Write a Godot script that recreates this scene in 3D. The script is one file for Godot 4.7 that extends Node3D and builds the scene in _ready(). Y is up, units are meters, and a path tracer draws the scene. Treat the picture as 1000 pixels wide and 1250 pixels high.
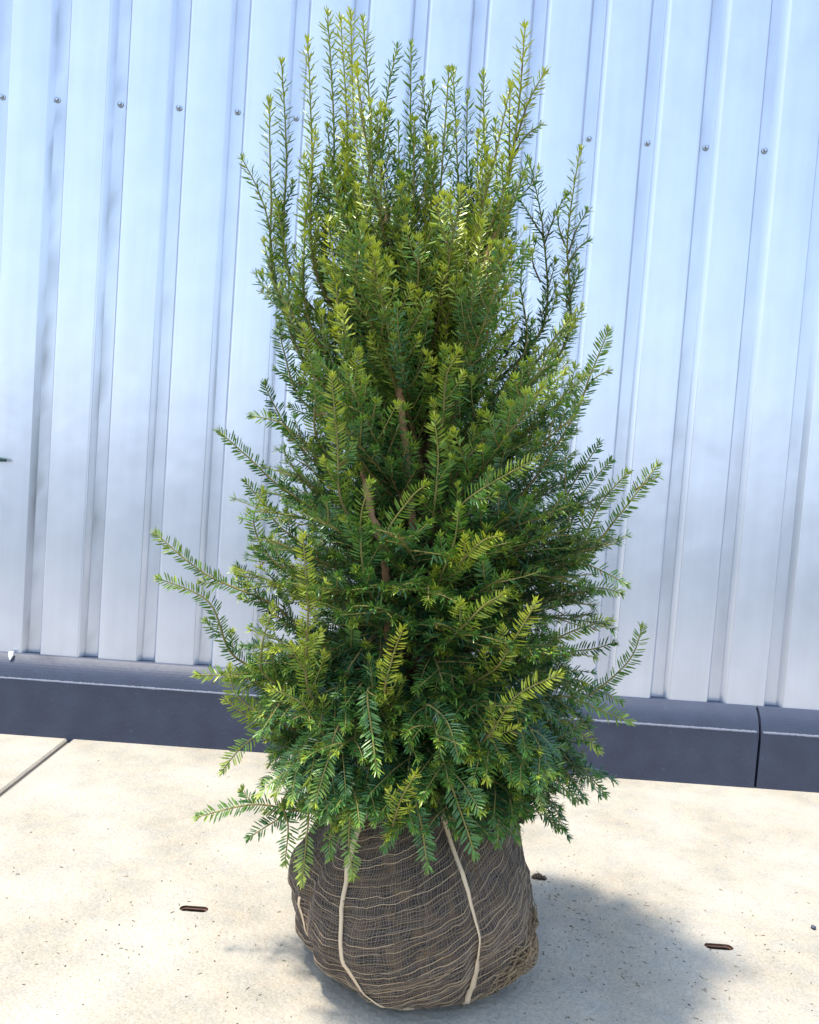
extends Node3D

const PITCH := -3.0
const ROLL := 4.12
const EYE := Vector3(0, 1, 0)
const FOCAL := 1000.0            # photograph pixels, 1000 x 1250
const BALL := Vector3(0.066, 0, -1.645)
const WALL_Z := -2.80            # front of the sheet crowns
const VALLEY := 0.028
const RIB := 0.198
const RIB0 := -1.071
const KERB_Z := -2.745

var rng := RandomNumberGenerator.new()
var view := Basis()
var taken := {}
var mats := {}

# ---------------------------------------------------------------- helpers
func numbered(called: String) -> String:
	if not taken.has(called):
		taken[called] = 0
		return called
	taken[called] += 1
	return "%s_%03d" % [called, taken[called]]

func tag(o: Node, label := "", category := "", group := "", kind := ""):
	if label != "": o.set_meta("label", label)
	if category != "": o.set_meta("category", category)
	if group != "": o.set_meta("group", group)
	if kind != "": o.set_meta("kind", kind)
	return o

func base(called: String, where := Vector3.ZERO) -> Node3D:
	var o := Node3D.new()
	o.name = numbered(called)
	add_child(o)
	o.position = where
	return o

func put(called: String, mesh: Mesh, material: Material, parent: Node, where := Vector3.ZERO) -> MeshInstance3D:
	var o := MeshInstance3D.new()
	o.name = called
	o.mesh = mesh
	o.material_override = material
	o.cast_shadow = GeometryInstance3D.SHADOW_CASTING_SETTING_ON
	parent.add_child(o, true)
	o.position = where
	return o

# a photograph pixel gives a direction; depth is the distance of a plane facing the wall
func at(px: float, py: float, depth: float) -> Vector3:
	var r := view * Vector3((px - 500.0) / FOCAL, -(py - 625.0) / FOCAL, -1.0)
	return EYE + r * (depth / -r.z)

func on_ground(px: float, py: float) -> Vector3:
	var r := view * Vector3((px - 500.0) / FOCAL, -(py - 625.0) / FOCAL, -1.0)
	return EYE + r * (-EYE.y / r.y)

class Soup:
	var v := PackedVector3Array()
	var n := PackedVector3Array()
	var c := PackedColorArray()
	var i := PackedInt32Array()
	func mesh() -> ArrayMesh:
		var a := []
		a.resize(Mesh.ARRAY_MAX)
		a[Mesh.ARRAY_VERTEX] = v
		a[Mesh.ARRAY_NORMAL] = n
		a[Mesh.ARRAY_COLOR] = c
		a[Mesh.ARRAY_INDEX] = i
		var m := ArrayMesh.new()
		m.add_surface_from_arrays(Mesh.PRIMITIVE_TRIANGLES, a)
		return m
	func tube(pts: Array, r0: float, r1: float, sides: int, col0: Color, col1: Color):
		var cnt := pts.size()
		var first := v.size()
		var ref := Vector3(0.31, 0.2, 0.93)
		for k in cnt:
			var p: Vector3 = pts[k]
			var t: Vector3 = (pts[mini(k + 1, cnt - 1)] - pts[maxi(k - 1, 0)])
			t = t.normalized() if t.length_squared() > 1e-12 else Vector3.UP
			var s := t.cross(ref)
			if s.length_squared() < 1e-4: s = t.cross(Vector3.RIGHT)
			s = s.normalized()
			var u := s.cross(t)
			ref = u
			var f := float(k) / maxf(1.0, cnt - 1)
			var rad := lerpf(r0, r1, f)
			var col := col0.lerp(col1, f)
			for j in sides:
				var ang := TAU * j / sides
				var d := s * cos(ang) + u * sin(ang)
				v.append(p + d * rad)
				n.append(d)
				c.append(col)
			ref = s.cross(t)
		for k in cnt - 1:
			for j in sides:
				var a := first + k * sides + j
				var b := first + k * sides + (j + 1) % sides
				i.append_array([a, b, a + sides, b, b + sides, a + sides])
	# one needle: a folded, slightly bent blade
	func needle(p: Vector3, d: Vector3, up: Vector3, length: float, w: float, bend: float, col: Color):
		var s := d.cross(up).normalized()
		var u := s.cross(d).normalized()
		var first := v.size()
		var p1 := p + d * (length * 0.3) + u * (bend * 0.35)
		var p2 := p + d * (length * 0.74) + u * (bend * 0.5)
		var p3 := p + d * length
		var hw := s * (w * 0.5)
		var lift := u * (w * 0.16)
		v.append_array([p, p1 - hw + lift, p1, p1 + hw + lift, p2 - hw * 0.95 + lift, p2, p2 + hw * 0.95 + lift, p3])
		var nl := (u + s * 0.35).normalized()
		var nr := (u - s * 0.35).normalized()
		n.append_array([u, nl, u, nr, nl, u, nr, u])
		var cb := col * 0.93
		cb.a = 1.0
		c.append_array([cb, col, col, col, col, col, col, col])
		i.append_array([first, first + 1, first + 2, first, first + 2, first + 3,
			first + 1, first + 4, first + 2, first + 2, first + 4, first + 5,
			first + 2, first + 5, first + 3, first + 3, first + 5, first + 6,
			first + 4, first + 7, first + 5, first + 5, first + 7, first + 6])

class Solid:
	var st := SurfaceTool.new()
	func _init():
		st.begin(Mesh.PRIMITIVE_TRIANGLES)
		st.set_smooth_group(-1)
	func quad(a: Vector3, b: Vector3, c: Vector3, d: Vector3):
		for p in [a, b, c, a, c, d]: st.add_vertex(p)
	func tri(a: Vector3, b: Vector3, c: Vector3):
		for p in [a, b, c]: st.add_vertex(p)
	func done() -> ArrayMesh:
		st.generate_normals()
		return st.commit()

# a profile in (z, y), listed once round, pulled along x from x0 to x1
func extrude_x(profile: Array, x0: float, x1: float) -> ArrayMesh:
	var s := Solid.new()
	var cnt := profile.size()
	for k in cnt:
		var a: Vector2 = profile[k]
		var b: Vector2 = profile[(k + 1) % cnt]
		s.quad(Vector3(x0, a.y, a.x), Vector3(x0, b.y, b.x), Vector3(x1, b.y, b.x), Vector3(x1, a.y, a.x))
	var pv := PackedVector2Array(profile)
	var t := Geometry2D.triangulate_polygon(pv)
	for k in range(0, t.size(), 3):
		var a := pv[t[k]]
		var b := pv[t[k + 1]]
		var c := pv[t[k + 2]]
		s.tri(Vector3(x0, a.y, a.x), Vector3(x0, b.y, b.x), Vector3(x0, c.y, c.x))
		s.tri(Vector3(x1, a.y, a.x), Vector3(x1, c.y, c.x), Vector3(x1, b.y, b.x))
	return s.done()

func noise_image(size: int, freq: float, octaves: int, sd: int) -> PackedByteArray:
	var f := FastNoiseLite.new()
	f.seed = sd
	f.noise_type = FastNoiseLite.TYPE_SIMPLEX_SMOOTH
	f.frequency = freq
	f.fractal_octaves = octaves
	var im := f.get_seamless_image(size, size)
	im.convert(Image.FORMAT_L8)
	return im.get_data()

func tex_of(size: int, data: PackedByteArray) -> ImageTexture:
	var im := Image.create_from_data(size, size, false, Image.FORMAT_RGB8, data)
	im.generate_mipmaps()
	return ImageTexture.create_from_image(im)

func normal_of(size: int, freq: float, octaves: int, sd: int, strength: float) -> ImageTexture:
	var f := FastNoiseLite.new()
	f.seed = sd
	f.noise_type = FastNoiseLite.TYPE_SIMPLEX_SMOOTH
	f.frequency = freq
	f.fractal_octaves = octaves
	var im := f.get_seamless_image(size, size)
	im.convert(Image.FORMAT_RGBA8)
	im.bump_map_to_normal_map(strength)
	im.generate_mipmaps()
	return ImageTexture.create_from_image(im)

func srgb(r: float, g: float, b: float) -> Color:
	return Color(r, g, b).linear_to_srgb()

# ---------------------------------------------------------------- materials
func make_materials():
	# concrete: cream, mottled, with pale and dark grit
	var S := 1024
	var big := noise_image(S, 0.006, 4, 11)
	var mid := noise_image(S, 0.03, 3, 12)
	var fine := noise_image(S, 0.28, 2, 13)
	var data := PackedByteArray()
	data.resize(S * S * 3)
	for k in S * S:
		var v := 0.305 + (big[k] - 128) / 255.0 * 0.10 + (mid[k] - 128) / 255.0 * 0.05 + (fine[k] - 128) / 255.0 * 0.12
		var warm := (mid[k] - 128) / 255.0 * 0.03 + (big[(k * 7 + 5000) % (S * S)] - 128) / 255.0 * 0.01
		if fine[k] > 205: v -= 0.16
		var c := srgb(clampf(v + 0.02 + warm, 0.05, 0.9), clampf(v - 0.012, 0.05, 0.9), clampf(v - 0.062 - warm, 0.04, 0.9))
		data[k * 3] = c.r8
		data[k * 3 + 1] = c.g8
		data[k * 3 + 2] = c.b8
	var m := StandardMaterial3D.new()
	m.albedo_texture = tex_of(S, data)
	m.uv1_triplanar = true
	m.uv1_world_triplanar = true
	m.uv1_scale = Vector3.ONE * 0.42
	m.roughness = 0.9
	m.normal_enabled = true
	m.normal_texture = normal_of(1024, 0.12, 4, 14, 2.0)
	m.normal_scale = 0.35
	mats.concrete = m

	# bare sheet metal: faint vertical streaks and cloudy oxide
	S = 512
	var cloud := noise_image(S, 0.012, 4, 21)
	var st1 := noise_image(S, 0.05, 3, 22)
	data = PackedByteArray()
	data.resize(S * S * 3)
	for y in S:
		for x in S:
			var k := y * S + x
			var streak := st1[((y / 24) % S) * S + x]
			var v := 0.60 + (cloud[k] - 128) / 255.0 * 0.05 + (streak - 128) / 255.0 * 0.05
			var c := srgb(v * 0.94, v * 0.985, v * 1.12)
			data[k * 3] = c.r8
			data[k * 3 + 1] = c.g8
			data[k * 3 + 2] = c.b8
	m = StandardMaterial3D.new()
	m.albedo_texture = tex_of(S, data)
	m.uv1_triplanar = true
	m.uv1_world_triplanar = true
	m.uv1_scale = Vector3.ONE * 0.8
	m.vertex_color_use_as_albedo = true
	m.metallic = 0.58
	m.roughness = 0.25
	m.normal_enabled = true
	m.normal_texture = normal_of(512, 0.01, 3, 24, 3.0)
	m.normal_scale = 0.12
	mats.sheet = m

	m = StandardMaterial3D.new()
	m.albedo_color = srgb(0.45, 0.47, 0.5)
	m.metallic = 0.9
	m.roughness = 0.35
	mats.zinc = m

	m = StandardMaterial3D.new()
	m.albedo_color = srgb(0.03, 0.03, 0.032)
	m.roughness = 0.8
	mats.rubber = m

	# painted plinth: slate blue-grey with scuffs
	S = 512
	cloud = noise_image(S, 0.014, 4, 31)
	var grain := noise_image(S, 0.3, 2, 32)
	var scuff := noise_image(S, 0.05, 3, 33)
	data = PackedByteArray()
	data.resize(S * S * 3)
	for k in S * S:
		var v := 0.040 + (cloud[k] - 128) / 255.0 * 0.014 + (grain[k] - 128) / 255.0 * 0.014
		if scuff[k] > 222: v += 0.025
		var c := srgb(v * 0.80, v * 1.0, v * 1.75)
		data[k * 3] = c.r8
		data[k * 3 + 1] = c.g8
		data[k * 3 + 2] = c.b8
	m = StandardMaterial3D.new()
	m.albedo_texture = tex_of(S, data)
	m.uv1_triplanar = true
	m.uv1_world_triplanar = true
	m.uv1_scale = Vector3.ONE * 1.1
	m.roughness = 0.55
	m.normal_enabled = true
	m.normal_texture = normal_of(512, 0.08, 4, 34, 3.0)
	m.normal_scale = 0.10
	mats.plinth = m

	m = StandardMaterial3D.new()
	m.albedo_color = srgb(0.15, 0.16, 0.20)
	m.roughness = 0.8
	mats.bare_edge = m

	m = StandardMaterial3D.new()
	m.albedo_color = srgb(0.22, 0.20, 0.18)
	m.roughness = 0.95
	mats.joint = m

	m = StandardMaterial3D.new()
	m.albedo_color = srgb(0.10, 0.10, 0.09)
	m.roughness = 0.9
	mats.yard = m

	m = StandardMaterial3D.new()
	m.vertex_color_use_as_albedo = true
	m.roughness = 0.33
	m.metallic_specular = 0.5
	m.cull_mode = BaseMaterial3D.CULL_DISABLED
	m.backlight_enabled = true
	m.backlight = srgb(0.13, 0.16, 0.02)
	mats.needle = m

	m = StandardMaterial3D.new()
	m.vertex_color_use_as_albedo = true
	m.roughness = 0.8
	mats.bark = m

	# soil and dark burlap under the net
	S = 512
	cloud = noise_image(S, 0.02, 4, 41)
	grain = noise_image(S, 0.25, 2, 42)
	data = PackedByteArray()
	data.resize(S * S * 3)
	for k in S * S:
		var f := clampf((cloud[k] - 105) / 85.0, 0.0, 1.0)
		var v := 0.8 + (grain[k] - 128) / 255.0 * 1.1
		var c := srgb(lerpf(0.042, 0.21, f) * v, lerpf(0.030, 0.12, f) * v, lerpf(0.024, 0.05, f) * v)
		data[k * 3] = c.r8
		data[k * 3 + 1] = c.g8
		data[k * 3 + 2] = c.b8
	m = StandardMaterial3D.new()
	m.albedo_texture = tex_of(S, data)
	m.uv1_triplanar = true
	m.uv1_scale = Vector3.ONE * 2.2
	m.roughness = 0.95
	m.normal_enabled = true
	m.normal_texture = normal_of(512, 0.12, 3, 43, 6.0)
	m.normal_scale = 0.8
	mats.soil = m

	m = StandardMaterial3D.new()
	m.vertex_color_use_as_albedo = true
	m.roughness = 0.9
	mats.fibre = m

	m = StandardMaterial3D.new()
	m.albedo_color = srgb(0.62, 0.46, 0.30)
	m.roughness = 0.7
	mats.strap = m

	m = StandardMaterial3D.new()
	m.albedo_color = srgb(0.10, 0.045, 0.025)
	m.roughness = 0.85
	m.metallic = 0.2
	mats.rust = m

	m = StandardMaterial3D.new()
	m.albedo_color = srgb(0.8, 0.8, 0.78)
	m.roughness = 0.5
	mats.white = m

	m = StandardMaterial3D.new()
	m.albedo_color = srgb(0.02, 0.06, 0.055)
	m.roughness = 0.5
	mats.dark_green = m

# ---------------------------------------------------------------- setting
func stadium(x: float, z: float, half: float, r: float, cnt := 8) -> PackedVector2Array:
	var p := PackedVector2Array()
	for k in cnt + 1: p.append(Vector2(x + half + r * sin(PI * k / cnt), z - r * cos(PI * k / cnt)))
	for k in cnt + 1: p.append(Vector2(x - half - r * sin(PI * k / cnt), z + r * cos(PI * k / cnt)))
	return p

func build_ground():
	var yard := put("ground", PlaneMesh.new(), mats.yard, self, Vector3(0, -0.12, 0))
	(yard.mesh as PlaneMesh).size = Vector2(400, 400)
	tag(yard, "dark open ground around the yard", "ground", "", "structure")
	var tarmac := BoxMesh.new()  # unseen dark ground, added to cut light bouncing onto the wall
	tarmac.size = Vector3(160, 0.10, 90)
	tag(put("added_yard", tarmac, mats.yard, self, Vector3(0, -0.054, -0.17 + 45.0)), "unseen dark yard added to cut bounce onto the metal wall", "added_asphalt", "", "structure")
	var paving := base("concrete_paving", Vector3.ZERO)
	tag(paving, "cream concrete slabs with rusty lifting slots and grey joints", "paving", "", "structure")
	# slabs 2.5 m wide, laid square to the wall; joints 12 mm
	# slabs laid square to the wall
	var xs := [-6.26, -3.68, -1.10, 1.48, 4.06]
	var zs := [-2.78]
	for x in [-3.68, -1.10, 1.48, 4.06]:
		var seal := BoxMesh.new()
		seal.size = Vector3(0.03, 0.05, 2.5)
		put("joint_seal", seal, mats.joint, paving, Vector3(x, -0.039, -1.50))
	for zi in zs.size():
		for xi in xs.size():
			var x0: float = xs[xi] + 0.008
			var x1: float = xs[xi] + 2.58 - 0.008
			var z0: float = zs[zi] + (0.0 if zi == 0 else 0.008)
			var z1: float = zs[zi] + 2.6
			var holes := []
			if zi == 0:
				holes = [Vector2(xs[xi] + 0.689, -1.756), Vector2(xs[xi] + 1.849, -1.756)]
			var slab := CSGCombiner3D.new()
			slab.name = "concrete_slab"
			paving.add_child(slab, true)
			var body := CSGPolygon3D.new()
			# chamfered upper edge
			body.polygon = PackedVector2Array([Vector2(x0, -0.08), Vector2(x0, -0.006), Vector2(x0 + 0.006, 0), Vector2(x1 - 0.006, 0), Vector2(x1, -0.006), Vector2(x1, -0.08)])
			body.depth = z1 - z0
			body.position = Vector3(0, 0, z1)
			body.material = mats.concrete
			slab.add_child(body)
			for h in holes:
				var cut := CSGPolygon3D.new()
				cut.polygon = stadium(h.x, 0.0, 0.020, 0.0115)
				cut.depth = 0.05
				cut.operation = CSGShape3D.OPERATION_SUBTRACTION
				cut.rotation_degrees = Vector3(-90, 0, 0)
				cut.position = Vector3(0, 0.01, h.y)
				cut.material = mats.rust
				slab.add_child(cut)
			for h in holes:
				# steel liner and a lifting bar lying in the slot
				var ring := Soup.new()
				var pts := []
				var sp := stadium(h.x, h.y, 0.0195, 0.0095, 8)
				for q in sp: pts.append(Vector3(q.x, -0.006, q.y))
				pts.append(pts[0])
				ring.tube(pts, 0.0022, 0.0022, 5, Color(0.12, 0.06, 0.04), Color(0.09, 0.05, 0.035))
				put("slot_liner", ring.mesh(), mats.fibre, paving)
				var bar := Soup.new()
				bar.tube([Vector3(h.x - 0.022, -0.020, h.y + 0.002), Vector3(h.x, -0.017, h.y), Vector3(h.x + 0.024, -0.021, h.y - 0.002)], 0.0055, 0.0055, 8, Color(0.10, 0.07, 0.05), Color(0.07, 0.05, 0.035))
				put("lifting_bar", bar.mesh(), mats.fibre, paving)

# patchy run-off, worst beside the sheet lap, plus shade painted into the grooves' left sides
var groove_noise := FastNoiseLite.new()
func grime_shade_at(x: float, y: float, k: int, centre: float) -> Color:
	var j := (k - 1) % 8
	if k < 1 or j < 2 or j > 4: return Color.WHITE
	var strength := 0.34 + 0.25 * groove_noise.get_noise_1d(centre * 90.0)
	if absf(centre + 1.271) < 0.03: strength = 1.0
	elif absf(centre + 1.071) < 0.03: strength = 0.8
	var g := clampf(0.25 + 1.1 * groove_noise.get_noise_2d(centre * 40.0 + j * 0.7, y * 2.2) + 0.5 * groove_noise.get_noise_2d(centre * 40.0 + j * 3.0 + 50.0, y * 9.0), 0.0, 1.0) * strength * (0.55 if j < 4 else 0.3)
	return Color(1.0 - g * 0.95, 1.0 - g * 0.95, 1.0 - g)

func build_wall():
	groove_noise.seed = 77
	groove_noise.frequency = 1.0
	var wall := base("cladding_wall", Vector3(0, 0, WALL_Z))
	tag(wall, "pale blue-grey ribbed sheet metal wall with screws in its grooves", "wall")
	var core := BoxMesh.new()
	core.size = Vector3(9.0, 3.4, 0.15)
	put("wall_core", core, mats.joint, wall, Vector3(0, 1.7, -0.115))
	# valley centres: one wider gap where two sheets lap
	var centres := []
	for k in range(-20, 0): centres.append(RIB0 - 0.2 + (k + 1) * RIB)
	for k in range(0, 26): centres.append(RIB0 + k * RIB)
	var half_floor := 0.020
	var run := 0.014
	var y0 := 0.262
	var y1 := 3.5
	var lap := 0.0012
	# sheets of five valleys
	var idx := 0
	var sheet_no := 0
	while idx < centres.size():
		var n := mini(5, centres.size() - idx)
		var prof := []
		var z := lap * (sheet_no % 2)
		var xa: float = centres[idx] - 0.5 * RIB
		if idx > 0: xa = centres[idx] - half_floor - run - 0.012
		prof.append(Vector2(xa, z))
		for k in n:
			var c: float = centres[idx + k]
			# softly rolled bends
			prof.append(Vector2(c - half_floor - run - 0.003, z))
			prof.append(Vector2(c - half_floor - run + 0.002, z - 0.0012))
			prof.append(Vector2(c - half_floor - 0.002, z - VALLEY + 0.0012))
			prof.append(Vector2(c - half_floor + 0.003, z - VALLEY))
			prof.append(Vector2(c + half_floor - 0.003, z - VALLEY))
			prof.append(Vector2(c + half_floor + 0.002, z - VALLEY + 0.0012))
			prof.append(Vector2(c + half_floor + run - 0.002, z - 0.0012))
			prof.append(Vector2(c + half_floor + run + 0.003, z))
		var xb: float = centres[idx + n - 1] + 0.5 * RIB
		if idx + n < centres.size(): xb = centres[idx + n] - half_floor - run - 0.006
		prof.append(Vector2(xb, z))
		var s := Solid.new()
		s.st.set_smooth_group(0)
		var rows := 60
		for k in prof.size() - 1:
			var a: Vector2 = prof[k]
			var b: Vector2 = prof[k + 1]
			for q in rows:
				var ya := lerpf(y0, y1, float(q) / rows)
				var yb := lerpf(y0, y1, float(q + 1) / rows)
				for e in [[a, ya, k], [a, yb, k], [b, yb, k + 1], [a, ya, k], [b, yb, k + 1], [b, ya, k + 1]]:
					s.st.set_color(grime_shade_at(e[0].x, e[1], e[2], centres[idx + clampi((e[2] - 1) / 8, 0, n - 1)]))
					s.st.add_vertex(Vector3(e[0].x, e[1], e[0].y))
			s.st.set_color(Color.WHITE)
			s.quad(Vector3(a.x, y0, a.y - 0.0008), Vector3(b.x, y0, b.y - 0.0008), Vector3(b.x, y1, b.y - 0.0008), Vector3(a.x, y1, a.y - 0.0008))
		for e in [prof[0], prof[prof.size() - 1]]:
			s.st.set_smooth_group(-1)
			s.quad(Vector3(e.x, y0, e.y), Vector3(e.x, y0, e.y - 0.0008), Vector3(e.x, y1, e.y - 0.0008), Vector3(e.x, y1, e.y))
		put("cladding_sheet", s.done(), mats.sheet, wall)
		idx += n
		sheet_no += 1
	# screws with sealing washers
	var washer := Solid.new()
	var N := 20
	var ringp := [[0.0, 0.0105, 0.0], [0.0022, 0.0100, 0.0], [0.0036, 0.0062, 0.0]]
	for k in N:
		var a0 := TAU * k / N
		var a1 := TAU * (k + 1) / N
		for q in ringp.size() - 1:
			var ra: float = ringp[q][1]
			var rb: float = ringp[q + 1][1]
			var za: float = ringp[q][0]
			var zb: float = ringp[q + 1][0]
			washer.quad(Vector3(cos(a0) * ra, sin(a0) * ra, za), Vector3(cos(a0) * rb, sin(a0) * rb, zb), Vector3(cos(a1) * rb, sin(a1) * rb, zb), Vector3(cos(a1) * ra, sin(a1) * ra, za))
	for k in 6:
		var a0 := TAU * k / 6
		var a1 := TAU * (k + 1) / 6
		var r := 0.0058
		washer.quad(Vector3(cos(a0) * r, sin(a0) * r, 0.003), Vector3(cos(a0) * r, sin(a0) * r, 0.0075), Vector3(cos(a1) * r, sin(a1) * r, 0.0075), Vector3(cos(a1) * r, sin(a1) * r, 0.003))
		washer.quad(Vector3(cos(a0) * r, sin(a0) * r, 0.0075), Vector3(cos(a0) * r * .75, sin(a0) * r * .75, 0.0092), Vector3(cos(a1) * r * .75, sin(a1) * r * .75, 0.0092), Vector3(cos(a1) * r, sin(a1) * r, 0.0075))
		washer.tri(Vector3(cos(a0) * r * .75, sin(a0) * r * .75, 0.0092), Vector3(0, 0, 0.0094), Vector3(cos(a1) * r * .75, sin(a1) * r * .75, 0.0092))
	var wm := washer.done()
	for k in centres.size():
		if absf(centres[k]) > 2.6: continue
		var x: float = centres[k]
		if absf(x + 1.27) < 0.02: x -= 0.012
		var scr := put("screw", wm, mats.zinc, wall, Vector3(x, 2.154 + rng.randf_range(-0.004, 0.004), -VALLEY + 0.0014))
		scr.rotation.z = rng.randf() * TAU
	# short dark green stub at the left of the wall, kind unknown
	var peg := Soup.new()
	var p := at(-6, 561, 2.79)
	peg.tube([p + Vector3(-0.035, 0.0, -0.02), p + Vector3(-0.01, 0.001, 0.012), p + Vector3(0.028, 0.002, 0.012), p + Vector3(0.043, 0.001, 0.010)], 0.010, 0.005, 10, Color(0.02, 0.06, 0.055), Color(0.02, 0.06, 0.055))
	var po := put("wall_stub", peg.mesh(), mats.fibre, self)
	tag(po, "short dark green hook on the metal wall", "stub")

func build_plinth():
	var plinth := base("plinth", Vector3(0, 0, 0))
	tag(plinth, "slate grey painted concrete plinth with sloped top under the metal wall", "plinth")
	var top := 0.196
	var prof := [Vector2(WALL_Z - 0.10, -0.08), Vector2(WALL_Z - 0.10, 0.270), Vector2(WALL_Z + 0.004, 0.270), Vector2(WALL_Z + 0.010, 0.2675)]
	# convex sloping shoulder
	var a := Vector2(WALL_Z + 0.014, 0.2640)
	var b := Vector2(KERB_Z - 0.002, top)
	for k in range(0, 9):
		var f := k / 8.0
		var q := a.lerp(b, f)
		q += Vector2(0.65, 0.75).normalized() * sin(f * PI) * 0.007
		prof.append(q)
	prof.append(Vector2(KERB_Z, top - 0.004))
	prof.append(Vector2(KERB_Z, -0.08))
	var ends := [-4.4, -1.44, 1.243, 4.4]
	for k in 3:
		put("plinth_block", extrude_x(prof, ends[k] + 0.0045, ends[k + 1] - 0.0045), mats.plinth, plinth)
	# paint worn off along the front arris: ragged strip, bare concrete
	for k in 3:
		var s := Soup.new()
		var x: float = ends[k] + 0.01
		var pv := []
		var nz := FastNoiseLite.new()
		nz.seed = 5 + k
		nz.frequency = 14.0
		var nz2 := FastNoiseLite.new()
		nz2.seed = 50 + k
		nz2.frequency = 90.0
		while x < ends[k + 1] - 0.01:
			var w := 0.0006 + 0.0022 * nz.get_noise_1d(x) + 0.0018 * nz2.get_noise_1d(x)
			if x > 0.5: w += 0.0012
			w = clampf(w, 0.0002, 0.006)
			var w2 := clampf(0.0008 + 0.0025 * nz2.get_noise_1d(x + 31.0), 0.0003, 0.005)
			pv.append([x, w, w2])
			x += 0.004
		for q in pv.size():
			var xx: float = pv[q][0]
			s.v.append_array([Vector3(xx, top + pv[q][2] * 0.9 + 0.0008, KERB_Z - 0.002 - pv[q][2] + 0.0009), Vector3(xx, top - 0.001, KERB_Z + 0.0008), Vector3(xx, top - 0.003 - pv[q][1], KERB_Z + 0.0008)])
			s.n.append_array([Vector3(0, 0.8, 0.6), Vector3(0, 0.5, 0.86), Vector3(0, 0, 1)])
			for e in 3: s.c.append(Color(1, 1, 1))
			if q > 0:
				var f := (q - 1) * 3
				for e in 2:
					s.i.append_array([f + e, f + e + 3, f + e + 1, f + e + 1, f + e + 3, f + e + 4])
		put("worn_edge", s.mesh(), mats.bare_edge, plinth)
	# small white piece between sheet and plinth
	var c := at(13, 801, WALL_Z * -1 - 0.028)
	var piece := Solid.new()
	var o := [Vector3(-0.008, 0.014, 0), Vector3(0.006, 0.014, 0), Vector3(0.008, 0.004, 0.003), Vector3(0.001, -0.013, 0.006), Vector3(-0.006, 0.0, 0.003)]
	var bk := Vector3(0, 0, -0.012)
	for k in 5:
		piece.quad(o[k], o[k] + bk, o[(k + 1) % 5] + bk, o[(k + 1) % 5])
	for k in range(1, 4):
		piece.tri(o[0], o[k], o[k + 1])
		piece.tri(o[0] + bk, o[k + 1] + bk, o[k] + bk)
	var co := put("white_piece", piece.done(), mats.white, self, c)
	tag(co, "small white clip between metal wall and plinth", "piece")

# ---------------------------------------------------------------- yew
const DARK := Color(0.018, 0.066, 0.032)
const MIDG := Color(0.092, 0.205, 0.036)
const GOLD := Color(0.43, 0.46, 0.05)

func tone_colour(t: float) -> Color:
	if t < 0.5: return DARK.lerp(MIDG, t * 2.0)
	return MIDG.lerp(GOLD, (t - 0.5) * 2.0)

func bezier(a: Vector3, b: Vector3, c: Vector3, step := 0.014) -> Array:
	var L := a.distance_to(b) + b.distance_to(c)
	var n := maxi(3, int(L / step))
	var out := []
	for k in n + 1:
		var t := float(k) / n
		out.append(a.lerp(b, t).lerp(b.lerp(c, t), t))
	return out

# points through several stations, smoothed
func spline(st: Array, step := 0.014) -> Array:
	if st.size() == 2: return bezier(st[0], (st[0] + st[1]) * 0.5 + Vector3(0, 0.004, 0), st[1], step)
	var cv := Curve3D.new()
	for k in st.size():
		var t: Vector3 = (st[mini(k + 1, st.size() - 1)] - st[maxi(k - 1, 0)]) / 6.0
		cv.add_point(st[k], -t, t)
	cv.bake_interval = step
	return Array(cv.get_baked_points())

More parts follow.
